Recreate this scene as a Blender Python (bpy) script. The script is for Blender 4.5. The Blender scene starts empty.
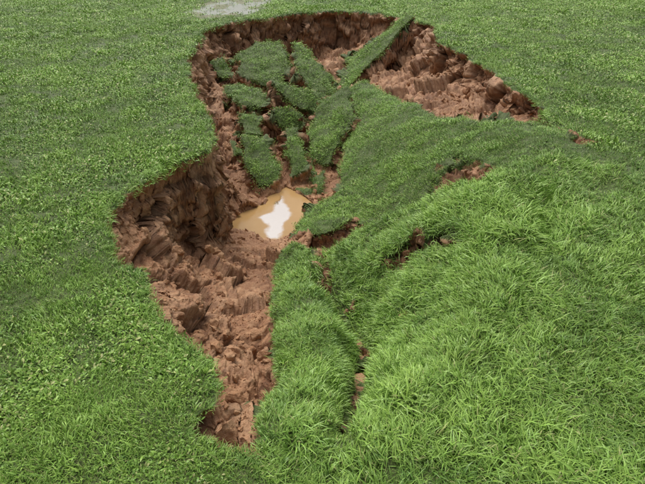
import bpy, math, numpy as np, time
from mathutils import Vector
T0=time.time()
rng=np.random.default_rng(7)
# ------------------------------------------------------------------ camera data
CAMH=2.2; PITCH=math.radians(32); F=519.0
cp,sp=math.cos(PITCH),math.sin(PITCH)
def P(u,v,z=0.0):  # u, v are image pixels, z an estimated height
    """image pixel projected through the camera onto an assumed level, in metres"""
    dx=(u-322.5)/F; dy=(v-242)/F
    r=(dx,cp-dy*sp,-sp-dy*cp); t=(z-CAMH)/r[2]
    return (r[0]*t,r[1]*t,z)
def PL(lst): return np.array([P(*p) for p in lst])
# ------------------------------------------------------------------ noise
def h3(ix,iy,iz,seed):
    h=(ix.astype(np.int64)*374761393+iy.astype(np.int64)*668265263+iz.astype(np.int64)*2147483647+seed*974634777)&0xFFFFFFFF
    h=((h^(h>>13))*1274126177)&0xFFFFFFFF
    h=((h^(h>>16))*2246822519)&0xFFFFFFFF
    h=h^(h>>15)
    return (h&0xFFFFFF)/float(0xFFFFFF)
def vn(x,y,z,seed=0):
    ix,iy,iz=np.floor(x),np.floor(y),np.floor(z)
    fx,fy,fz=x-ix,y-iy,z-iz
    fx=fx*fx*fx*(fx*(fx*6-15)+10);fy=fy*fy*fy*(fy*(fy*6-15)+10);fz=fz*fz*fz*(fz*(fz*6-15)+10)
    o=0
    for a in (0,1):
        for b in (0,1):
            for c in (0,1):
                w=(fx if a else 1-fx)*(fy if b else 1-fy)*(fz if c else 1-fz)
                o=o+w*h3(ix+a,iy+b,iz+c,seed)
    return o*2-1
def fbm(x,y,z,s,seed=0,octv=4,gain=.5):
    o=0;a=1;t=0
    x=x/s;y=y/s;z=z/s
    for i in range(octv):
        o=o+a*vn(x+i*7.3,y+i*3.1,z+i*5.7,seed+i);t+=a;a*=gain;x=x*2.03;y=y*2.03;z=z*2.03
    return o/t
def cell(x,y,z,s,seed=0):
    x=x/s;y=y/s;z=z/s
    ix,iy,iz=np.floor(x),np.floor(y),np.floor(z)
    n=x.shape
    F1=np.full(n,9.);F2=np.full(n,9.);H=np.zeros(n);OX=np.zeros(n);OY=np.zeros(n);OZ=np.zeros(n)
    for a in(-1,0,1):
        for b in(-1,0,1):
            for c in(-1,0,1):
                jx,jy,jz=ix+a,iy+b,iz+c
                px=jx+h3(jx,jy,jz,seed+11)-x;py=jy+h3(jx,jy,jz,seed+12)-y;pz=jz+h3(jx,jy,jz,seed+13)-z
                d=np.sqrt(px*px+py*py+pz*pz)
                m=d<F1
                F2=np.where(m,F1,np.minimum(F2,d));
                hh=h3(jx,jy,jz,seed+14)
                H=np.where(m,hh,H);OX=np.where(m,px,OX);OY=np.where(m,py,OY);OZ=np.where(m,pz,OZ);F1=np.where(m,d,F1)
    return F1,F2,H,OX,OY,OZ
def ss(a,b,x):
    t=np.clip((x-a)/(b-a),0,1);return t*t*(3-2*t)
def sdf(px,py,poly,wid=None):
    d=np.full(px.shape,1e9);ins=np.zeros(px.shape,bool);W=np.zeros(px.shape)
    n=len(poly)
    for i in range(n):
        ax,ay=poly[i][:2];bx,by=poly[(i+1)%n][:2]
        ex,ey=bx-ax,by-ay
        t=np.clip(((px-ax)*ex+(py-ay)*ey)/(ex*ex+ey*ey+1e-12),0,1)
        q=(px-ax-t*ex)**2+(py-ay-t*ey)**2
        if wid is not None:
            w=wid[i]*(1-t)+wid[(i+1)%n]*t
            W=np.where(q<d,w,W)
        d=np.minimum(d,q)
        c=((ay>py)!=(by>py))&(px<ex*(py-ay)/(ey if abs(ey)>1e-12 else 1e-12)+ax)
        ins^=c
    d=np.sqrt(d);d=np.where(ins,d,-d)
    return (d,W) if wid is not None else d
def pline(px,py,pts):
    """distance to an open polyline and parameter 0..1 along it"""
    d=np.full(px.shape,1e9);T=np.zeros(px.shape);n=len(pts)-1
    for i in range(n):
        ax,ay=pts[i][:2];ex,ey=pts[i+1][0]-ax,pts[i+1][1]-ay
        t=np.clip(((px-ax)*ex+(py-ay)*ey)/(ex*ex+ey*ey),0,1)
        q=np.hypot(px-ax-t*ex,py-ay-t*ey);T=np.where(q<d,(i+t)/n,T);d=np.minimum(d,q)
    return d,T
# ------------------------------------------------------------------ layout
C=.13;G=.55
rim=[(197,40,.2),(205,30,.22),(225,22,.25),(260,18,.25),(300,14,.25),(340,12,.25),(380,14,.25),(415,20,.25),(435,27,.2),(437,42,.2),
(460,52,.18),(490,68,.18),(515,90,.18),(535,105,C),(556,122,C),(568,130,C),(592,148,G),(575,190,G),(560,230,G),(560,280,G),(530,340,G),(470,405,G),
(390,462,G),(335,482,G),(285,464,.3),(240,440,C),(212,434,C),(203,426,C),(208,410,C),(221,396,C),(218,376,C),(204,352,C),(180,330,C),(165,305,C),(150,277,C),
(126,257,C),(110,236,C),(113,215,C),(119,196,C),(135,184,C),(163,165,C),(190,155,C),(217,137,C),(214,120,C),(200,100,C),(187,80,.18),(189,60,.18)]
rimW=PL([(a,b,0) for a,b,c in rim]);rimwid=[c for a,b,c in rim]
ctrl=PL([
 (225,60,-.7),(260,52,-.85),(300,60,-1.05),(340,62,-1.05),(370,52,-.8),(400,50,-.55),(420,42,-.3),
 (280,80,-1.15),(320,85,-1.15),(250,75,-1.1),(300,105,-1.2),(250,105,-1.15),(340,100,-1.15),
 (215,78,-.95),(225,92,-1.0),(222,112,-1.0),(235,130,-1.15),(238,150,-1.25),
 (270,130,-1.3),(300,150,-1.4),(330,150,-1.35),(260,175,-1.4),(300,185,-1.5),(325,185,-1.45),(240,195,-1.4),
 (230,215,-1.48),(262,225,-1.6),(285,210,-1.62),(305,210,-1.55),(245,224,-1.55),(330,200,-1.4),
 (232,170,-.9),(225,195,-1.2),(205,215,-1.1),(195,235,-1.05),(170,250,-.8),(150,262,-.5),(160,235,-.7),(140,225,-.3),
 (215,258,-1.05),(240,242,-1.35),(255,265,-1.25),(190,280,-.75),(185,305,-.5),(200,330,-.5),
 (230,300,-.9),(255,300,-1.05),(225,340,-.7),(245,350,-.8),(262,350,-.85),(240,385,-.55),(258,400,-.65),(230,410,-.42),(245,430,-.4),(228,432,-.3),
 (290,250,-1.2),(300,300,-.80),(285,320,-.80),(310,350,-.48),(285,380,-.52),(315,400,-.28),(305,440,-.12),(275,430,-.22),(335,470,-.03),(322,330,-.62),
 (320,275,-1.05),(335,300,-1.0),(345,250,-1.05),(355,330,-.9),(358,370,-.82),(352,420,-.52),(345,455,-.2),
 (400,300,-.64),(450,300,-.35),(400,360,-.52),(430,400,-.16),(480,350,-.12),(520,300,-.02),(400,255,-.58),(440,228,-.27),(480,210,-.11),(520,195,-.02),(375,280,-.78),
 (370,400,-.48),(400,420,-.22),(500,250,-.1),(460,260,-.26),
 (400,217,-1.0),(370,225,-1.18),(440,185,-.6),(480,162,-.25),(540,150,-.02),(350,200,-1.28),(345,165,-1.2),(355,110,-1.0),(360,87,-.8),
 (400,110,-.5),(440,130,-.32),(480,135,-.22),(520,132,-.1),(400,160,-.72),(380,190,-1.0),(440,155,-.4),(560,150,0),(355,235,-1.15),
 (385,68,-.95),(400,85,-.85),(430,110,-.55),(470,122,-.4),(510,127,-.22),(450,75,-.4),(450,95,-.55),(490,100,-.35),(425,55,-.4),(430,75,-.6),(525,112,-.2),
])
ga=[p for p,w in zip(rimW,rimwid) if w==G]
ctrl=np.vstack([ctrl,np.array(ga)])
cx,cy,cz=ctrl.T
EPS=.01
D=np.sqrt((cx[:,None]-cx)**2+(cy[:,None]-cy)**2+EPS)
A=np.block([[ -D+np.eye(len(cx))*.04,np.ones((len(cx),1))],[np.ones((1,len(cx))),np.zeros((1,1))]])
wts=np.linalg.solve(A,np.append(cz,0))
def rbf(x,y):
    o=np.full(x.shape,wts[-1])
    for a,b,w in zip(cx,cy,wts[:-1]): o-=w*np.sqrt((x-a)**2+(y-b)**2+EPS)
    return o
big_grass=[
 PL([(316,262,-1.08),(345,243,-1.05),(385,232,-.95),(420,217,-.7),(448,203,-.4),(480,196,-.2),(520,190,0),(700,150,0),(760,600,0),(300,560,0),(262,452,-.1),(268,430,-.25),(280,385,-.5),(276,340,-.7),(272,300,-.95),(275,262,-1.15),(290,250,-1.2)]),
 PL([(346,100,-.95),(352,84,-.8),(366,82,-.75),(400,98,-.6),(430,117,-.45),(480,129,-.25),(530,128,-.1),(568,134,0),(640,150,0),(640,215,0),(500,180,-.1),(462,165,-.3),(446,185,-.5),(420,217,-.8),(385,230,-1.05),(355,232,-1.2),(345,203,-1.25),(339,175,-1.22),(347,140,-1.1)]),
]
# the large tilted sheet: smooth quadratic through levels guessed at image pixels
sp_=PL([(346,100,-1.0),(352,84,-.82),(366,84,-.76),(400,100,-.58),(430,118,-.44),(480,130,-.25),(530,130,-.08),(560,138,0),(462,165,-.32),(446,185,-.52),(420,217,-.88),(385,230,-1.1),(355,232,-1.2),(345,203,-1.26),(339,175,-1.25),(347,140,-1.12),(400,160,-.72),(390,190,-.95),(440,155,-.4),(500,160,-.1),(380,130,-.8)])
def quad(x,y): return np.stack([np.ones_like(x),x,y,x*x,x*y,y*y],-1)
sco=np.linalg.lstsq(quad(sp_[:,0],sp_[:,1]),sp_[:,2],rcond=None)[0]
steps=[ # turf blocks of the slumped bank, (polygon, lift)
 (PL([(335,258,-1.0),(380,238,-.85),(420,222,-.6),(455,205,-.35),(500,198,-.1),(545,200,0),(545,255,0),(500,262,-.1),(455,262,-.25),(418,262,-.5),(385,282,-.7),(350,286,-.9)]),.14),
 (PL([(430,272,-.45),(500,262,-.1),(560,262,0),(560,330,0),(500,330,-.05),(450,330,-.25),(400,335,-.5),(378,325,-.65),(400,295,-.6)]),.09),
 (PL([(385,345,-.55),(440,338,-.3),(510,335,-.03),(510,400,0),(430,440,0),(385,430,-.25),(366,398,-.5)]),.08),
 (PL([(292,252,-1.2),(312,258,-1.05),(328,292,-.9),(343,325,-.72),(352,355,-.6),(346,400,-.38),(338,440,-.15),(300,452,-.08),(266,440,-.2),(284,385,-.5),(279,335,-.75),(276,290,-1.0)]),.07),
 (PL([(330,205,-1.3),(356,232,-1.15),(386,222,-1.05),(372,208,-1.1),(352,196,-1.25)]),.06),
]
slabs=[ # broken tilted turf plates
 [(405,33,-.22),(412,39,-.25),(388,54,-.45),(352,79,-.8),(337,76,-.85),(350,62,-.7),(378,44,-.4)],
 [(238,64,-.8),(258,48,-.6),(281,53,-.7),(290,68,-.85),(280,82,-.92),(260,87,-.98),(242,82,-.95)],
 [(292,54,-.60),(312,64,-.75),(333,79,-.9),(336,91,-.98),(314,94,-1.0),(298,80,-.9)],
 [(224,92,-.85),(240,87,-.85),(262,98,-1.0),(270,104,-1.02),(260,117,-1.08),(234,109,-.92)],
 [(276,92,-.83),(300,96,-.91),(329,98,-1.0),(316,110,-1.05),(292,114,-1.08),(278,107,-1.0)],
 [(268,120,-1.0),(290,117,-1.0),(310,121,-1.1),(300,131,-1.2),(274,132,-1.15)],
 [(236,117,-.98),(258,124,-1.06),(260,142,-1.15),(240,139,-1.06)],
 [(240,151,-1.12),(262,147,-1.12),(278,168,-1.27),(279,186,-1.38),(258,187,-1.32),(244,172,-1.22)],
 [(284,138,-1.12),(297,137,-1.12),(303,158,-1.25),(308,174,-1.35),(292,179,-1.38),(287,160,-1.25)],
 [(322,112,-1.0),(349,101,-.85),(352,118,-.94),(345,140,-1.08),(328,165,-1.28),(313,160,-1.28),(307,136,-1.15)],
 [(209,70,-.75),(226,66,-.70),(231,79,-.85),(220,84,-.88)],
 [(345,60,-.9),(366,56,-.8),(372,62,-.85),(350,72,-.98)],
 [(298,232,-1.38),(320,212,-1.36),(338,198,-1.3),(353,199,-1.25),(352,232,-1.2),(330,246,-1.2),(292,247,-1.28)],
]
patchzone=PL([(228,70,-.95),(262,50,-.8),(310,56,-.95),(345,90,-1.1),(350,130,-1.2),(325,190,-1.4),(250,195,-1.4),(232,150,-1.2),(222,100,-1.0)])
crease=PL([(324,292,-1.0),(345,320,-.92),(358,350,-.85),(360,385,-.74),(352,425,-.5),(342,462,-.2)])
cracks=[PL([(440,205,-.4),(452,185,-.45),(470,170,-.3)]),PL([(508,200,-.05),(528,225,-.02),(545,262,0)]),PL([(392,276,-.65),(425,262,-.45),(470,262,-.2)]),PL([(160,170,0),(172,158,0),(190,150,0)]),PL([(380,330,-.62),(410,318,-.5),(450,322,-.3)]),PL([(330,262,-1.05),(380,242,-.9),(425,222,-.7),(450,205,-.45)])]
soilspots=[(460,190,-.38,24,28),(405,266,-.55,20,8),(319,280,-1.0,10,24),(529,228,-.03,6,12),(580,142,0,16,5),(357,362,-.78,7,17),(478,176,-.25,12,5),(352,300,-.85,7,7),(295,245,-1.25,20,4)]
pool=PL([(a,b,-1.5) for a,b in [(226,224),(243,214),(262,205),(272,194),(285,187),(300,194),(314,206),(307,219),(292,232),(278,243),(262,241),(255,232),(236,233)]])
POOLZ=-1.5
wp=(-2.75,17.1)
def terrain(x,y):
    z0=np.zeros_like(x)
    w1=fbm(x,y,z0,.9,31);w2=fbm(x,y,z0,.22,32);w3=fbm(x,y,z0,.9,41);w4=fbm(x,y,z0,.22,42)
    wx=x+w1*.12+w2*.09;wy=y+w3*.12+w4*.09
    near=(y>.4)&(y<18)&(np.abs(x)<6)
    h=np.zeros_like(x);soil=np.zeros_like(x);d=np.full_like(x,-5.);cdist=np.full_like(x,9.)
    xs,ys,wxs,wys=x[near],y[near],wx[near],wy[near]
    zz=np.zeros_like(xs)
    dd,W=sdf(wxs,wys,rimW,rimwid)
    base=rbf(xs,ys)
    m=ss(0,1,dd/np.maximum(W,.05))
    lin=np.clip(dd/np.maximum(W,.05),0,1)
    m=np.where(W<.45,.55*lin+.45*m,m)
    # smooth tilted sheet
    e=sdf(wxs*.3+xs*.7,wys*.3+ys*.7,big_grass[1])
    qk=ss(-.05,.35,e)*ss(0,.5,dd)
    base=base*(1-qk)+np.clip(quad(xs,ys)@sco,-1.35,0)*qk
    hb=np.minimum(base,0.02)*m
    soi=ss(-.015,.02,dd)
    g=np.zeros_like(xs)
    for poly in big_grass:
        e=sdf(wxs*.6+xs*.4,wys*.6+ys*.4,poly)
        k=ss(-.03,.03,e); hb=hb+k*.08*(dd>0)*m; g=np.maximum(g,ss(-.01,.02,e))
    bank=g*ss(.05,.5,dd)*ss(5.6,5.0,ys)
    hb=hb+bank*(fbm(xs,ys,zz,.55,71,3)*.09+fbm(xs,ys,zz,.2,72,2)*.04)
    for poly,lift in steps:
        e=sdf(wxs,wys,poly); k=ss(-.015,.035,e)*ss(.0,.3,dd); hb=hb+k*lift*(1-.45*ss(0,.6,e))
    dcr,t=pline(wxs*.6+xs*.4,wys*.6+ys*.4,crease)
    cw=(.15*np.sin(np.clip(t*1.0+.12,0,1)*math.pi)+.03)
    hb=hb-(.17*np.exp(-(dcr/cw)**2)+.08*np.exp(-(dcr/.04)**2))*ss(0,.2,dd)*ss(1,.85,t)
    sc_=ss(.055,.035,dcr+.035*w2[near])*ss(.2,.35,t)*ss(.97,.9,t)
    cdist[near]=dcr
    for k_,cpnts in enumerate(cracks):
        dc,t=pline(wxs,wys,cpnts);kk=np.exp(-(dc/.04)**2)*np.sin(np.clip(t,.02,.98)*math.pi)**.5
        hb=hb-.12*kk;sc_=np.maximum(sc_,ss(.5,.8,kk+.3*w4[near])*.8)
    pz_=ss(-.1,.1,sdf(xs,ys,patchzone))*ss(-.02,.03,fbm(xs,ys,zz,.35,303,3)-.26)
    g=np.maximum(g,pz_); hb=hb+.08*pz_
    for si,sl in enumerate(slabs):
        q=PL(sl);q[:,2]=q[:,2].mean()+(q[:,2]-q[:,2].mean())*1.6
        cxm=q[:,:2].mean(0);rr_=np.hypot(xs-cxm[0],ys-cxm[1])
        e=sdf(wxs+w4[near]*.05,wys+w2[near]*.05,q)
        Am=np.c_[q[:,0],q[:,1],np.ones(len(q))];co=np.linalg.lstsq(Am,q[:,2],rcond=None)[0]
        tl=math.sin(si*2.3+1)*.24
        pz=co[0]*xs+co[1]*ys+co[2]+tl*(xs-q[:,0].mean())+.15+fbm(xs,ys,zz,.4,77)*.07 - .04*ss(.12,0,e)
        k=ss(-.03,.01,e); k=k*(pz>hb-.1)
        hb=hb*(1-k)+pz*k; g=np.maximum(g*(1-ss(-.10,-.02,e)*(ys>7.2)*(e<0)),ss(-.005,.02,e))
    soi=soi*(1-g)
    soi=np.maximum(soi,sc_)
    for(u,v,z,a,b) in soilspots:
        c=np.array(P(u,v,z));ex=np.array(P(u+a,v,z));ey=np.array(P(u,v-b,z))
        r=np.hypot((wxs-c[0])/(ex[0]-c[0]),(wys-c[1])/(ey[1]-c[1]))
        k=ss(1.15,.85,r+.35*fbm(xs,ys,zz,.12,5)); soi=np.maximum(soi,k); hb=hb-.08*ss(1.0,.6,r)
    e=sdf(wxs*.5+xs*.5,wys*.5+ys*.5,pool)
    hb=np.where(e>0,np.minimum(hb,POOLZ+.04-.2*ss(0,.12,e)),np.maximum(hb,POOLZ+.04+.0*e))
    soi=np.where(e>-.03,np.maximum(soi,.6),soi)
    h[near]=hb;soil[near]=soi;d[near]=dd
    out=1-ss(-.1,.3,d)
    und=fbm(x,y,z0,2.5,51,3)*.05*out*(np.abs(y)<80)
    h=h+und+fbm(x,y,z0,.35,52,3)*.03*(1-soil)
    r=np.hypot((x-wp[0])/1.15,(y-wp[1])/3.0)
    pk=ss(1.25,.7,r+.35*fbm(x,y,z0,1.2,61,3))*ss(-.15,-.5,d)
    h=h*(1-.8*pk)-.05*pk+fbm(x,y,z0,.5,62,3)*.05*pk
    return h,soil,d,pk,cdist
# ------------------------------------------------------------------ terrain grid
def geo(a,b,k):
    n=int(math.log(b/a)/k)+1;return np.exp(np.linspace(math.log(a),math.log(b),n))
ys=np.concatenate([-geo(.6,400,.12)[::-1],np.linspace(-.5,1.0,24)[:-1],geo(1.0,17,.0038),geo(17.1,30,.012),geo(30.5,900,.06)])
sin=np.linspace(-1,1,951);NCOL=950
so=geo(1.01,260,.09)
sx=np.concatenate([-so[::-1],sin,so])
Wy=np.clip(.66*np.maximum(ys,1)+.75,0,14)
X=Wy[:,None]*sx[None,:];Y=np.repeat(ys[:,None],len(sx),1)
ny,nx=X.shape
h,soil,dd,pk,cdist=terrain(X.ravel(),Y.ravel())
H=h.reshape(ny,nx);S=soil.reshape(ny,nx);DD=dd.reshape(ny,nx);PK=pk.reshape(ny,nx);CD=cdist.reshape(ny,nx)
print('grid',ny,nx,time.time()-T0)
def normals(X,Y,Z):
    ax=np.gradient(X,axis=1);ay=np.gradient(Y,axis=1);az=np.gradient(Z,axis=1)
    bx=np.gradient(X,axis=0);by=np.gradient(Y,axis=0);bz=np.gradient(Z,axis=0)
    n=np.stack([ay*bz-az*by,az*bx-ax*bz,ax*by-ay*bx],-1)
    n/=np.linalg.norm(n,axis=-1,keepdims=True)+1e-12
    n[n[...,2]<0]*=-1
    return n
N=normals(X,Y,H)
def soildisp(x,y,z,nrm,s_,d_):
    """lumps and fractures of bare earth along the surface normal"""
    xw=x+fbm(x,y,z,.3,91,3)*.12;yw=y+fbm(x,y,z,.3,92,3)*.12;zw=z+fbm(x,y,z,.3,93,3)*.10
    disp=np.zeros_like(x);crev=np.zeros_like(x);tone=np.zeros_like(x)
    for s,amp,sd in((.48,.20,1),(.21,.065,2),(.085,.020,3)):
        F1,F2,hh,ox,oy,oz=cell(xw,yw,zw*1.15,s,sd*20)
        tx=np.sin(hh*91.7);ty=np.sin(hh*57.3);tz=np.sin(hh*33.1)
        disp+=amp*((hh-.5)*1.1+(ox*tx+oy*ty+oz*tz)*.8-.35*ss(.14,0,F2-F1))
        crev=np.maximum(crev,ss(.09,0,F2-F1)*(.8 if s>.2 else .35));tone+=(hh-.5)*amp/.17
    r=1-np.abs(fbm(x,y,z,.30,97,4,.55))*2.2
    disp+=fbm(x,y,z,.07,95,4,.65)*.03+fbm(x,y,z,.4,96,4,.6)*.11-.03*ss(.75,1,r)
    e=ss(0,.35,s_)*ss(-.015,.06,d_)*(y<17)*(.25+.75*ss(POOLZ+.03,POOLZ+.3,z))
    flat=ss(.5,.9,nrm[:,2])
    disp=(disp-.02)*e*(np.clip(.6+.06*y,.8,1.05))
    disp-=.06*ss(0,.04,d_)*ss(.2,.07,d_)*(1-flat)*ss(0,.35,s_)
    return nrm*np.array([1,1,.8])*disp[:,None],crev*e,tone
m=(S>.02)
o3,cr,tn=soildisp(X[m],Y[m],H[m],N[m],S[m],DD[m])
X0,Y0,H0,N0=X,Y,H,N
X,Y,H=X.copy(),Y.copy(),H.copy()
X[m]+=o3[:,0];Y[m]+=o3[:,1];H[m]+=o3[:,2]
CREV=np.zeros_like(X);CREV[m]=cr;TONE=np.zeros_like(X);TONE[m]=tn
N=normals(X,Y,H)
# steep faces are cut finer so that the banks hold real detail
e1=np.sqrt(np.diff(X0,axis=1)**2+np.diff(H0,axis=1)**2);e2=np.sqrt(np.diff(Y0,axis=0)**2+np.diff(H0,axis=0)**2)
L1=np.maximum(e1[:-1],e1[1:]);L2=np.maximum(e2[:,:-1],e2[:,1:])
yq=Y0[:-1,:-1]
big=(np.maximum(L1,L2)>.0055*yq+.006)&(S[:-1,:-1]>.03)&(S[1:,1:]>.03)&(yq>.8)&(yq<17)&(np.abs(X0[:-1,:-1])<6)
b2=big.copy()
b2[1:]|=big[:-1];b2[:-1]|=big[1:];b2[:,1:]|=big[:,:-1];b2[:,:-1]|=big[:,1:]
big=b2
K=4
qi,qj=np.nonzero(big);print('refine quads',len(qi))
a=np.arange(K+1);AA,BB=np.meshgrid(a,a,indexing='ij')
fi=qi[:,None,None]*K+AA;fj=qj[:,None,None]*K+BB
WID=nx*K+1
key=(fi.astype(np.int64)*WID+fj)
uk,inv=np.unique(key.ravel(),return_inverse=True);inv=inv.reshape(key.shape)
ui,uj=uk//WID,uk%WID
ci0=np.minimum(ui//K,ny-2);cj0=np.minimum(uj//K,nx-2)
fr_=(ui-ci0*K)/K;fc_=(uj-cj0*K)/K
def bil(Aq):
    if Aq.ndim==3: return np.stack([bil(Aq[...,k]) for k in range(3)],-1)
    return Aq[ci0,cj0]*(1-fr_)*(1-fc_)+Aq[ci0+1,cj0]*fr_*(1-fc_)+Aq[ci0,cj0+1]*(1-fr_)*fc_+Aq[ci0+1,cj0+1]*fr_*fc_
bp=np.zeros((ny+1,nx+1),bool);bp[1:ny,1:nx]=big
onr=(ui%K==0);onc=(uj%K==0)
I=ui//K;J=uj//K
bd=np.zeros(len(uk),bool)
bd|=onr&~(bp[I,np.minimum(J+1,nx)]&bp[I+1,np.minimum(J+1,nx)])
bd|=onc&~(bp[I+1,J]&bp[I+1,J+1])
bd|=onr&onc&~(bp[I,J]&bp[I+1,J]&bp[I,J+1]&bp[I+1,J+1])
fx,fy,fz=bil(X0),bil(Y0),bil(H0);fn=bil(N0);fn/=np.linalg.norm(fn,axis=1,keepdims=True)
fs=bil(S);o3,fcr,ftn=soildisp(fx,fy,fz,fn,fs,bil(DD))
FX=np.where(bd,bil(X),fx+o3[:,0]);FY=np.where(bd,bil(Y),fy+o3[:,1]);FZ=np.where(bd,bil(H),fz+o3[:,2])
print('fine verts',len(uk),time.time()-T0)
idx=np.arange(ny*nx).reshape(ny,nx)
quads=np.stack([idx[:-1,:-1],idx[:-1,1:],idx[1:,1:],idx[1:,:-1]],-1)[~big]
nb=ny*nx
fq=np.stack([inv[:,:-1,:-1],inv[:,:-1,1:],inv[:,1:,1:],inv[:,1:,:-1]],-1).reshape(-1,4)+nb
verts=np.vstack([np.stack([X,Y,H],-1).reshape(-1,3),np.stack([FX,FY,FZ],-1)])
quads=np.vstack([quads,fq])
def mkmesh(name,verts,quads,smooth=True,attrs={}):
    me=bpy.data.meshes.new(name);k=quads.shape[1]
    me.vertices.add(len(verts));me.vertices.foreach_set('co',np.asarray(verts,np.float32).ravel())
    me.loops.add(quads.size);me.loops.foreach_set('vertex_index',quads.ravel().astype(np.int32))
    me.polygons.add(len(quads));me.polygons.foreach_set('loop_start',np.arange(0,quads.size,k,dtype=np.int32))
    me.polygons.foreach_set('use_smooth',np.full(len(quads),smooth))
    for n_,a in attrs.items():
        at=me.attributes.new(n_,'FLOAT','POINT');at.data.foreach_set('value',np.asarray(a,np.float32).ravel())
    me.update(calc_edges=True);return me
cat=lambda A_,B_:np.concatenate([A_.ravel(),B_])
me=mkmesh('ground',verts,quads,True,{'soil':cat(S,fs),'crev':cat(CREV,fcr),'tone':cat(TONE,ftn),'wet':cat(PK,np.zeros(len(uk)))})
ground=bpy.data.objects.new('ground',me);bpy.context.scene.collection.objects.link(ground)
print('mesh',time.time()-T0)
# ------------------------------------------------------------------ material helpers
class NT:
    def __init__(s,name):
        s.m=bpy.data.materials.new(name);s.m.use_nodes=True;s.t=s.m.node_tree;s.t.nodes.clear()
        s.out=s.t.nodes.new('ShaderNodeOutputMaterial')
    def n(s,typ,inp={},**kw):
        nd=s.t.nodes.new(typ)
        for k,v in kw.items(): setattr(nd,k,v)
        for k,v in inp.items():
            if isinstance(v,bpy.types.NodeSocket): s.t.links.new(v,nd.inputs[k])
            else: nd.inputs[k].default_value=v
        return nd
    def attr(s,name,typ='GEOMETRY'): return s.n('ShaderNodeAttribute',attribute_name=name,attribute_type=typ).outputs['Fac']
    def noise(s,vec,scale,det=5,rough=.6): return s.n('ShaderNodeTexNoise',{'Vector':vec,'Scale':scale,'Detail':det,'Roughness':rough}).outputs['Fac']
    def mix(s,f,a,b,blend='MIX'):
        nd=s.t.nodes.new('ShaderNodeMix');nd.data_type='RGBA';nd.blend_type=blend
        for i,v in((0,f),(6,a),(7,b)):
            if isinstance(v,bpy.types.NodeSocket): s.t.links.new(v,nd.inputs[i])
            else: nd.inputs[i].default_value=(v if i==0 else (*v,1))
        return nd.outputs[2]
    def ramp(s,f,a,b,lo=0.,hi=1.): return s.n('ShaderNodeMapRange',{'Value':f,'From Min':a,'From Max':b,'To Min':lo,'To Max':hi}).outputs[0]
    def math(s,op,a,b=0.):
        nd=s.n('ShaderNodeMath',operation=op)
        for i,v in((0,a),(1,b)):
            if isinstance(v,bpy.types.NodeSocket): s.t.links.new(v,nd.inputs[i])
            else: nd.inputs[i].default_value=v
        return nd.outputs[0]
    def fin(s,sh): s.t.links.new(sh,s.out.inputs[0]);return s.m
def soil_color(q,pos,crev=None,tone=None):
    n1=q.noise(pos,2.2,6);n2=q.noise(pos,14,6,.7);n3=q.noise(pos,70,4,.7)
    c=q.mix(q.ramp(n1,.35,.68),(.27,.112,.045),(.42,.21,.098))
    c=q.mix(q.ramp(n2,.45,.72),c,(.55,.33,.18))
    c=q.mix(q.math('MULTIPLY',q.ramp(n2,.47,.3),.6),c,(.14,.055,.023))
    c=q.mix(q.math('MULTIPLY',q.ramp(n3,.48,.7),.35),c,(.60,.39,.24))
    c=q.mix(q.math('MULTIPLY',q.ramp(n3,.45,.3),.4),c,(.13,.055,.025))
    if tone is not None: c=q.mix(q.math('MULTIPLY',q.ramp(tone,-.1,-.8),.45),c,(.15,.06,.027)); c=q.mix(q.math('MULTIPLY',q.ramp(tone,.1,.8),.45),c,(.58,.36,.21))
    if crev is not None: c=q.mix(q.math('MULTIPLY',crev,.5),c,(.09,.037,.017))
    return c,n2,n3
q=NT('ground_mat')
pos=q.n('ShaderNodeNewGeometry').outputs['Position']
c,n2,n3=soil_color(q,pos,q.attr('crev'),q.attr('tone'))
gx=q.n('ShaderNodeSeparateXYZ',{0:pos})
far=q.ramp(gx.outputs[1],15,28)
behind=q.ramp(gx.outputs[1],1.0,-1.0)
far=q.math('MAXIMUM',far,behind)
gn=q.noise(pos,9,6,.75)
gl=q.mix(gn,(.055,.08,.02),(.11,.15,.035))
gf=q.mix(gn,(.13,.21,.05),(.21,.30,.085))
gcol=q.mix(far,gl,gf)
mudp=q.mix(q.math('MULTIPLY',q.attr('wet'),.7),gcol,(.22,.20,.12))
col=q.mix(q.ramp(q.math('ADD',q.attr('soil'),q.math('MULTIPLY',q.math('SUBTRACT',n2,.5),.6)),.35,.6),mudp,c)
hh=q.math('ADD',q.math('MULTIPLY',n2,.6),q.math('MULTIPLY',n3,.25))
hh=q.math('ADD',hh,q.math('MULTIPLY',q.noise(pos,220,3),.08))
bump=q.n('ShaderNodeBump',{'Height':hh,'Strength':.8,'Distance':.05}).outputs[0]
b=q.n('ShaderNodeBsdfPrincipled',{'Base Color':col,'Roughness':q.ramp(n2,.3,.7,.38,.75),'Normal':bump,'Specular IOR Level':.45})
me.materials.append(q.fin(b.outputs[0]))
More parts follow.
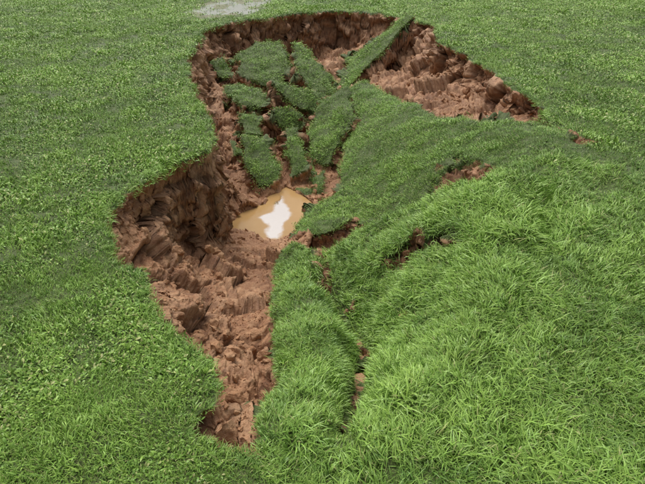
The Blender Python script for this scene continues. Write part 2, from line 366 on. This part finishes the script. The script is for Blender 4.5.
# ------------------------------------------------------------------ instancing helper
def scatter(name,pos,eul,scl,idx,tint,protos,mats=None):
    col=bpy.data.collections.new(name+'_parts')
    for p in protos: col.objects.link(p)
    me=bpy.data.meshes.new(name);me.vertices.add(len(pos));me.vertices.foreach_set('co',np.asarray(pos,np.float32).ravel())
    def at(n_,t,v,k):
        a=me.attributes.new(n_,t,'POINT');a.data.foreach_set(k,v.ravel())
    at('eul','FLOAT_VECTOR',np.asarray(eul,np.float32),'vector');at('scl','FLOAT_VECTOR',np.asarray(scl,np.float32),'vector')
    at('pick','INT',np.asarray(idx,np.int32),'value');at('tint','FLOAT',np.asarray(tint,np.float32),'value')
    ob=bpy.data.objects.new(name,me);bpy.context.scene.collection.objects.link(ob)
    g=bpy.data.node_groups.new(name+'_gn','GeometryNodeTree')
    g.interface.new_socket('Geometry',in_out='INPUT',socket_type='NodeSocketGeometry');g.interface.new_socket('Geometry',in_out='OUTPUT',socket_type='NodeSocketGeometry')
    L=g.links.new;N_=g.nodes.new
    gi=N_('NodeGroupInput');go=N_('NodeGroupOutput');ci=N_('GeometryNodeCollectionInfo');ci.inputs['Collection'].default_value=col
    ci.inputs['Separate Children'].default_value=True;ci.inputs['Reset Children'].default_value=True
    iop=N_('GeometryNodeInstanceOnPoints');iop.inputs['Pick Instance'].default_value=True
    def na(n_,t):
        a=N_('GeometryNodeInputNamedAttribute');a.data_type=t;a.inputs['Name'].default_value=n_;return a.outputs['Attribute']
    e=N_('FunctionNodeEulerToRotation');L(na('eul','FLOAT_VECTOR'),e.inputs[0])
    L(gi.outputs[0],iop.inputs['Points']);L(ci.outputs[0],iop.inputs['Instance']);L(na('pick','INT'),iop.inputs['Instance Index'])
    L(e.outputs[0],iop.inputs['Rotation']);L(na('scl','FLOAT_VECTOR'),iop.inputs['Scale']);L(iop.outputs[0],go.inputs[0])
    md=ob.modifiers.new('scatter','NODES');md.node_group=g
    return ob
# ------------------------------------------------------------------ grass prototypes
def grassmat(name,dark,light,yel):
    q=NT(name)
    t=q.attr('tint','INSTANCER');r=q.n('ShaderNodeObjectInfo').outputs['Random']
    hb=q.attr('bh');rb=q.attr('br')
    c=q.mix(t,dark,light)
    c=q.mix(q.math('MULTIPLY',r,.35),c,yel)
    c=q.mix(q.math('MULTIPLY',q.ramp(rb,.91,.93),.7),c,(.46,.42,.20))
    c=q.mix(q.ramp(rb,0,.5,.4,0),c,(.05,.125,.022))
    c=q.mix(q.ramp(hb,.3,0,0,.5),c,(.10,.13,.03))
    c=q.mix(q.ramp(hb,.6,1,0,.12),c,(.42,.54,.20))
    return q.fin(q.n('ShaderNodeBsdfPrincipled',{'Base Color':c,'Roughness':.38,'Specular IOR Level':.4}).outputs[0])
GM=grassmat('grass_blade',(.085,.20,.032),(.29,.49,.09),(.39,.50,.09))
def tuft(name,nb,rad,L0,L1,w0,w1,curl,bias,leaf=False):
    V=[];Q=[];BH=[];BR=[]
    segs=3
    for b in range(nb):
        a=rng.uniform(0,2*math.pi);r=rad*math.sqrt(rng.random());px,py=r*math.cos(a),r*math.sin(a)
        L=rng.uniform(L0,L1);w=rng.uniform(w0,w1);az=rng.uniform(0,2*math.pi)
        dx,dy=math.cos(az)+bias,math.sin(az);dn=math.hypot(dx,dy)+1e-6;dx/=dn;dy/=dn
        th=rng.uniform(.05,.6);c=rng.uniform(.3,1)*curl
        z=0.;x=px;y=py;br=rng.random();base=len(V)
        for i in range(segs+1):
            f=i/segs
            if leaf: ww=w*(.12,.8,1,.15)[i]
            else: ww=w*(1-f**1.7)+.0004
            V.append((x-dy*ww/2,y+dx*ww/2,z));V.append((x+dy*ww/2,y-dx*ww/2,z));BH+=[f,f];BR+=[br,br]
            th2=th+c*f
            x+=dx*math.sin(th2)*L/segs;y+=dy*math.sin(th2)*L/segs;z+=math.cos(th2)*L/segs
            if i: k=base+2*i;Q.append((k-2,k-1,k+1,k))
    me=mkmesh(name,np.array(V),np.array(Q),True,{'bh':BH,'br':BR});me.materials.append(GM)
    return bpy.data.objects.new(name,me)
protos=[]
for i in range(6): protos.append(tuft('a%02d_short'%i,20,.06,.018,.042,.0035,.0058,1.5,.2))
for i in range(5): protos.append(tuft('b%02d_leafy'%i,14,.06,.018,.038,.007,.013,1.7,.1,True))
for i in range(6): protos.append(tuft('c%02d_long'%i,20,.055,.03,.085,.0035,.0065,1.9,.45))
for i in range(4): protos.append(tuft('d%02d_fine'%i,24,.065,.018,.036,.003,.0045,1.3,1.0))
r0=np.searchsorted(ys,.9);r1=np.searchsorted(ys,27)
c0=len(so);c1=c0+NCOL
Xc,Yc=X[r0:r1,c0:c1],Y[r0:r1,c0:c1]
dxs=np.diff(X0[r0:r1,c0:c1+1],axis=1);dys=np.diff(Y0[r0:r1+1,c0:c1],axis=0)
Nz=N[r0:r1,c0:c1,2]
area=np.abs(dxs*dys)/np.clip(Nz,.25,1)
dens=3700/np.clip(Yc,1.8,40)
Sg=S[r0:r1,c0:c1]
thin=1-.45*ss(.1,.35,fbm(Xc.ravel(),Yc.ravel(),np.zeros(Xc.size),.16,241,3).reshape(Xc.shape))*(Yc<5)
keep=(1-ss(.25,.6,Sg))*(1-.9*PK[r0:r1,c0:c1])*(Nz>.12)*thin
pr=(area*dens*keep).ravel();cum=np.cumsum(pr);NG=int(cum[-1])
print('grass',NG)
GDX=np.gradient(DD,axis=1)/(np.gradient(X0,axis=1)+1e-9);GDY=np.gradient(DD,axis=0)/(np.gradient(Y0,axis=0)+1e-9)
pick=np.searchsorted(cum,rng.random(NG)*cum[-1]);ri=pick//(c1-c0)+r0;ci=pick%(c1-c0)+c0
fr,fc=rng.random(NG)*.98,rng.random(NG)*.98
def bl(Aq): return Aq[ri,ci]*(1-fr)*(1-fc)+Aq[ri+1,ci]*fr*(1-fc)+Aq[ri,ci+1]*(1-fr)*fc+Aq[ri+1,ci+1]*fr*fc
gx,gy,gz=bl(X),bl(Y),bl(H);nn=np.stack([bl(N[...,i]) for i in range(3)],-1);gd=bl(DD);gcd=bl(CD)
gdx,gdy=np.clip(bl(GDX),-1,1),np.clip(bl(GDY),-1,1)
o=np.zeros_like(gx)
nn/=np.linalg.norm(nn,axis=1,keepdims=True)
lean=rng.normal(0,.26,(NG,2))
wind=np.stack([fbm(gx,gy,o,.25,201,2),fbm(gx,gy,o,.25,202,2)],-1)*.5
v=nn*.75+np.array([0,0,.45]);v[:,:2]+=lean+wind
v[:,:2]+=nn[:,:2]*.4
steeprim=ss(-.14,-.01,gd)*ss(.2,.05,gd)*(~((gx>1.2)&(gy<5.8)))
v[:,0]+=gdx*steeprim*.9*rng.random(NG);v[:,1]+=gdy*steeprim*.9*rng.random(NG)
v/=np.linalg.norm(v,axis=1,keepdims=True)
th=np.arccos(np.clip(v[:,2],-1,1));ph=np.arctan2(v[:,1],v[:,0])
eul=np.stack([o,th,ph],-1)
inside=gd>0
right=ss(-.1,.6,gx+.35-(gy-2)*.02+.35*fbm(gx,gy,o,.7,211,3))*ss(5.6,4.2,gy)
longp=np.where(inside&(gy<5.3),.6,right*.45)
longp=np.maximum(longp,steeprim*.75)
longp=longp*ss(.05,.18,gcd)
u=rng.random(NG)
leafp=.6*ss(-.3,.3,fbm(gx,gy,o,.6,221,3)+.15)*(1-.8*right)
fine=inside&(gy>5.2)
kindn=np.where(u<longp,2,np.where(rng.random(NG)<leafp,1,0));kindn=np.where(fine&(steeprim<.3)&(rng.random(NG)<.9),3,kindn)
off=np.array([0,6,11,17]);cnt=np.array([6,5,6,4])
idxs=off[kindn]+(rng.random(NG)*cnt[kindn]).astype(int)
patch=fbm(gx,gy,o,.35,231,3);patch2=fbm(gx,gy,o,2.2,232,3);patch3=fbm(gx,gy,o,.10,233,2)
sc=(.75+.5*rng.random(NG))*(1+.5*patch+.3*patch3)
far=(1+.06*np.clip(gy-3,0,20))
sc=np.where(kindn==2,sc*(.85+.35*right),sc)
sc*=.6+.4*ss(.05,.15,gcd)
scl=np.stack([sc*far,sc*far,sc*(.85+.3*rng.random(NG))*(1+.015*np.clip(gy-3,0,20))],-1)
tint=np.clip(.42+.65*patch+.5*patch2+.35*patch3+.1*right+.035*np.clip(gy-5,0,12)-.1*fine+rng.normal(0,.17,NG),0,1)
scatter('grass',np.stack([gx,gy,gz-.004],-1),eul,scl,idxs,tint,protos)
# ------------------------------------------------------------------ soil clods
q=NT('soil_clod')
pos=q.n('ShaderNodeNewGeometry').outputs['Position']
c,n2,n3=soil_color(q,pos)
c=q.mix(q.math('MULTIPLY',q.attr('tint','INSTANCER'),.3),c,(.54,.33,.19))
bump=q.n('ShaderNodeBump',{'Height':q.math('ADD',n2,q.math('MULTIPLY',n3,.5)),'Strength':.8,'Distance':.03}).outputs[0]
CM=q.fin(q.n('ShaderNodeBsdfPrincipled',{'Base Color':c,'Roughness':.68,'Normal':bump,'Specular IOR Level':.35}).outputs[0])
import bmesh
clods=[]
for i in range(10):
    bm=bmesh.new();bmesh.ops.create_icosphere(bm,subdivisions=4,radius=1)
    co=np.array([v.co[:] for v in bm.verts])
    for k in range(12):
        nn_=rng.normal(size=3);nn_/=np.linalg.norm(nn_);dk=rng.uniform(.42,.85)
        t=co@nn_-dk;co-=np.clip(t,0,9)[:,None]*nn_*.95
    co*=np.array([1,rng.uniform(.65,1),rng.uniform(.45,.85)])
    f=fbm(co[:,0]+i*9,co[:,1],co[:,2],.45,300+i,4,.65);co*=(1+.34*f)[:,None]
    for v_,c_ in zip(bm.verts,co): v_.co=c_
    for f_ in bm.faces:f_.smooth=True
    m_=bpy.data.meshes.new('clod');bm.to_mesh(m_);bm.free();m_.materials.append(CM)
    clods.append(bpy.data.objects.new('clod_%02d'%i,m_))
below=np.clip(-H[r0:r1,c0:c1]*3,0,1)
Hz=H[r0:r1,c0:c1]
pr=((Sg>.6)*(.15+np.clip(Nz,0,1)**2)*(.25+below)*(Hz>POOLZ+.01)*(area/np.clip(Yc,1,40)**1.2)).ravel();cum=np.cumsum(pr);NC=14000
pick=np.searchsorted(cum,rng.random(NC)*cum[-1]);ri=pick//(c1-c0)+r0;ci=pick%(c1-c0)+c0;fr,fc=rng.random(NC)*.98,rng.random(NC)*.98
px,py,pz=bl(X),bl(Y),bl(H)
s=.005*(rng.random(NC)**-.5)*np.clip(.7+.12*py,.8,2.0);s=np.clip(s,0,.08)
keepc=fbm(px,py,pz,.4,401,2)+rng.normal(0,.25,NC)>-.05
px,py,pz,s=px[keepc],py[keepc],pz[keepc],s[keepc];NC=len(px)
scatter('soil_rubble',np.stack([px,py,pz+s*.1],-1),rng.uniform(0,6.28,(NC,3)),np.stack([s]*3,-1),rng.integers(0,10,NC),rng.random(NC),clods)
# ------------------------------------------------------------------ dead twigs washed into the crease
q=NT('twig_bark');pos=q.n('ShaderNodeNewGeometry').outputs['Position']
TB=q.fin(q.n('ShaderNodeBsdfPrincipled',{'Base Color':q.mix(q.noise(pos,60,4),(.03,.02,.013),(.11,.075,.05)),'Roughness':.8}).outputs[0])
V=[];Q=[]
for k in range(22):
    tt=.38+.45*rng.random();n_=len(crease)-1;i_=int(tt*n_);f_=tt*n_-i_
    p=crease[i_]*(1-f_)+crease[i_+1]*f_
    dr=crease[i_+1]-crease[i_];dr/=np.linalg.norm(dr);an=math.atan2(dr[1],dr[0])+rng.normal(0,.4)
    L_=rng.uniform(.10,.30);r_=rng.uniform(.003,.007);x=p[0]-math.cos(an)*L_/2+rng.normal(0,.02);y=p[1]-math.sin(an)*L_/2
    npt=9;pts=[]
    for j in range(npt):
        pts.append((x,y));an+=rng.normal(0,.18);x+=math.cos(an)*L_/(npt-1);y+=math.sin(an)*L_/(npt-1)
    pts=np.array(pts);zz_=terrain(pts[:,0],pts[:,1])[0];zz_=np.convolve(np.pad(zz_,2,'edge'),np.ones(5)/5,'valid')+.025
    b0=len(V)
    for j in range(npt):
        rr=r_*(1-.75*j/(npt-1))
        for a_ in range(6):
            V.append((pts[j,0]+rr*math.cos(a_*math.pi/3),pts[j,1]+rr*math.sin(a_*math.pi/3)*.7,zz_[j]+rr*math.sin(a_*math.pi/3)))
    for j in range(npt-1):
        for a_ in range(6): Q.append((b0+j*6+a_,b0+j*6+(a_+1)%6,b0+(j+1)*6+(a_+1)%6,b0+(j+1)*6+a_))
m_=mkmesh('dead_twigs',np.array(V),np.array(Q));m_.materials.append(TB)
bpy.context.scene.collection.objects.link(bpy.data.objects.new('dead_twigs',m_))
# ------------------------------------------------------------------ water
clear=PL([(a,b,POOLZ) for a,b in [(281,190),(286,204),(296,211),(289,221),(287,232),(275,241),(264,238),(268,226),(257,219),(270,211)]])  # outline of the white sky reflection, drawn into the pool's gloss
def sheet(name,x0,x1,y0,y1,z,n,mat,attrf=None,maskf=None):
    xs=np.linspace(x0,x1,n);yy=np.linspace(y0,y1,n);XX,YY=np.meshgrid(xs,yy)
    I=np.arange(n*n).reshape(n,n);Q=np.stack([I[:-1,:-1],I[:-1,1:],I[1:,1:],I[1:,:-1]],-1).reshape(-1,4)
    if maskf is not None:
        mk=maskf(XX.ravel(),YY.ravel());Q=Q[mk[Q].any(1)]
    at={'clear':attrf(XX.ravel(),YY.ravel())} if attrf else {}  # attribute carries the drawn sky-reflection mask
    m_=mkmesh(name,np.stack([XX,YY,np.full_like(XX,z)],-1).reshape(-1,3),Q,True,at);m_.materials.append(mat)
    o_=bpy.data.objects.new(name,m_);bpy.context.scene.collection.objects.link(o_);return o_
def glintf(x,y):
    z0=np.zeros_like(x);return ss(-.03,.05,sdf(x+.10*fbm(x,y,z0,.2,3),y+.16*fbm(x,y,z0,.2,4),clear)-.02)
q=NT('muddy_water');pos=q.n('ShaderNodeNewGeometry').outputs['Position']
glint=q.attr('clear')  # mask of the drawn sky reflection; the water itself is muddy throughout
bp_=q.n('ShaderNodeBump',{'Height':q.noise(pos,14,3),'Strength':.06,'Distance':.02}).outputs[0]
mc=q.mix(q.noise(pos,3,4),(.36,.21,.08),(.47,.30,.13))
mud=q.n('ShaderNodeBsdfPrincipled',{'Base Color':mc,'Roughness':.14,'IOR':1.33,'Normal':bp_})
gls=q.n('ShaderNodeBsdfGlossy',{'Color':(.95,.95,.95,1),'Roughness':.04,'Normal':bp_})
MW=q.fin(q.n('ShaderNodeMixShader',{0:q.math('MULTIPLY',glint,.62),1:mud.outputs[0],2:gls.outputs[0]}).outputs[0])  # extra mirror gloss puts the bright reflection inside that outline
sheet('muddy_pool',pool[:,0].min()-.12,pool[:,0].max()+.12,pool[:,1].min()-.1,pool[:,1].max()+.15,POOLZ,140,MW,glintf)
q=NT('puddle_water');pos=q.n('ShaderNodeNewGeometry').outputs['Position']
bp_=q.n('ShaderNodeBump',{'Height':q.noise(pos,6,3),'Strength':.08,'Distance':.02}).outputs[0]
PWm=q.fin(q.n('ShaderNodeBsdfPrincipled',{'Base Color':(.25,.26,.2,1),'Roughness':.12,'IOR':1.6,'Normal':bp_}).outputs[0])
sheet('puddle',wp[0]-2.2,wp[0]+2.2,wp[1]-4,wp[1]+5,-.045,120,PWm,None,lambda x,y:terrain(x,y)[3]>.05)
# ------------------------------------------------------------------ light
EL,AZ=math.radians(66),math.radians(-25)
sd=Vector((math.sin(AZ)*math.cos(EL),math.cos(AZ)*math.cos(EL),math.sin(EL)))
L=bpy.data.lights.new('sun','SUN');L.energy=1.35;L.angle=math.radians(40);L.color=(1,.98,.95)
lo=bpy.data.objects.new('sun',L);lo.rotation_euler=sd.to_track_quat('Z','Y').to_euler();bpy.context.scene.collection.objects.link(lo)
w=bpy.data.worlds.new('World');bpy.context.scene.world=w;w.use_nodes=True;nt=w.node_tree;bg=nt.nodes['Background']
sk=nt.nodes.new('ShaderNodeTexSky');sk.sky_type='NISHITA';sk.sun_disc=False;sk.sun_elevation=EL;sk.sun_rotation=AZ;sk.dust_density=6;sk.air_density=1.5;sk.ozone_density=1
hs=nt.nodes.new('ShaderNodeHueSaturation');hs.inputs['Saturation'].default_value=.3
nt.links.new(sk.outputs[0],hs.inputs['Color']);nt.links.new(hs.outputs[0],bg.inputs[0]);bg.inputs[1].default_value=.15
# ------------------------------------------------------------------ camera
cam=bpy.data.cameras.new('camera');cam.sensor_fit='HORIZONTAL';cam.sensor_width=36;cam.lens=36*F/645;cam.clip_end=3000;cam.clip_start=.05
co=bpy.data.objects.new('camera',cam);co.location=(0,0,CAMH);co.rotation_euler=(math.pi/2-PITCH,0,0);bpy.context.scene.collection.objects.link(co)
bpy.context.scene.camera=co
bpy.context.scene.view_settings.view_transform='Standard'
print('done',time.time()-T0)
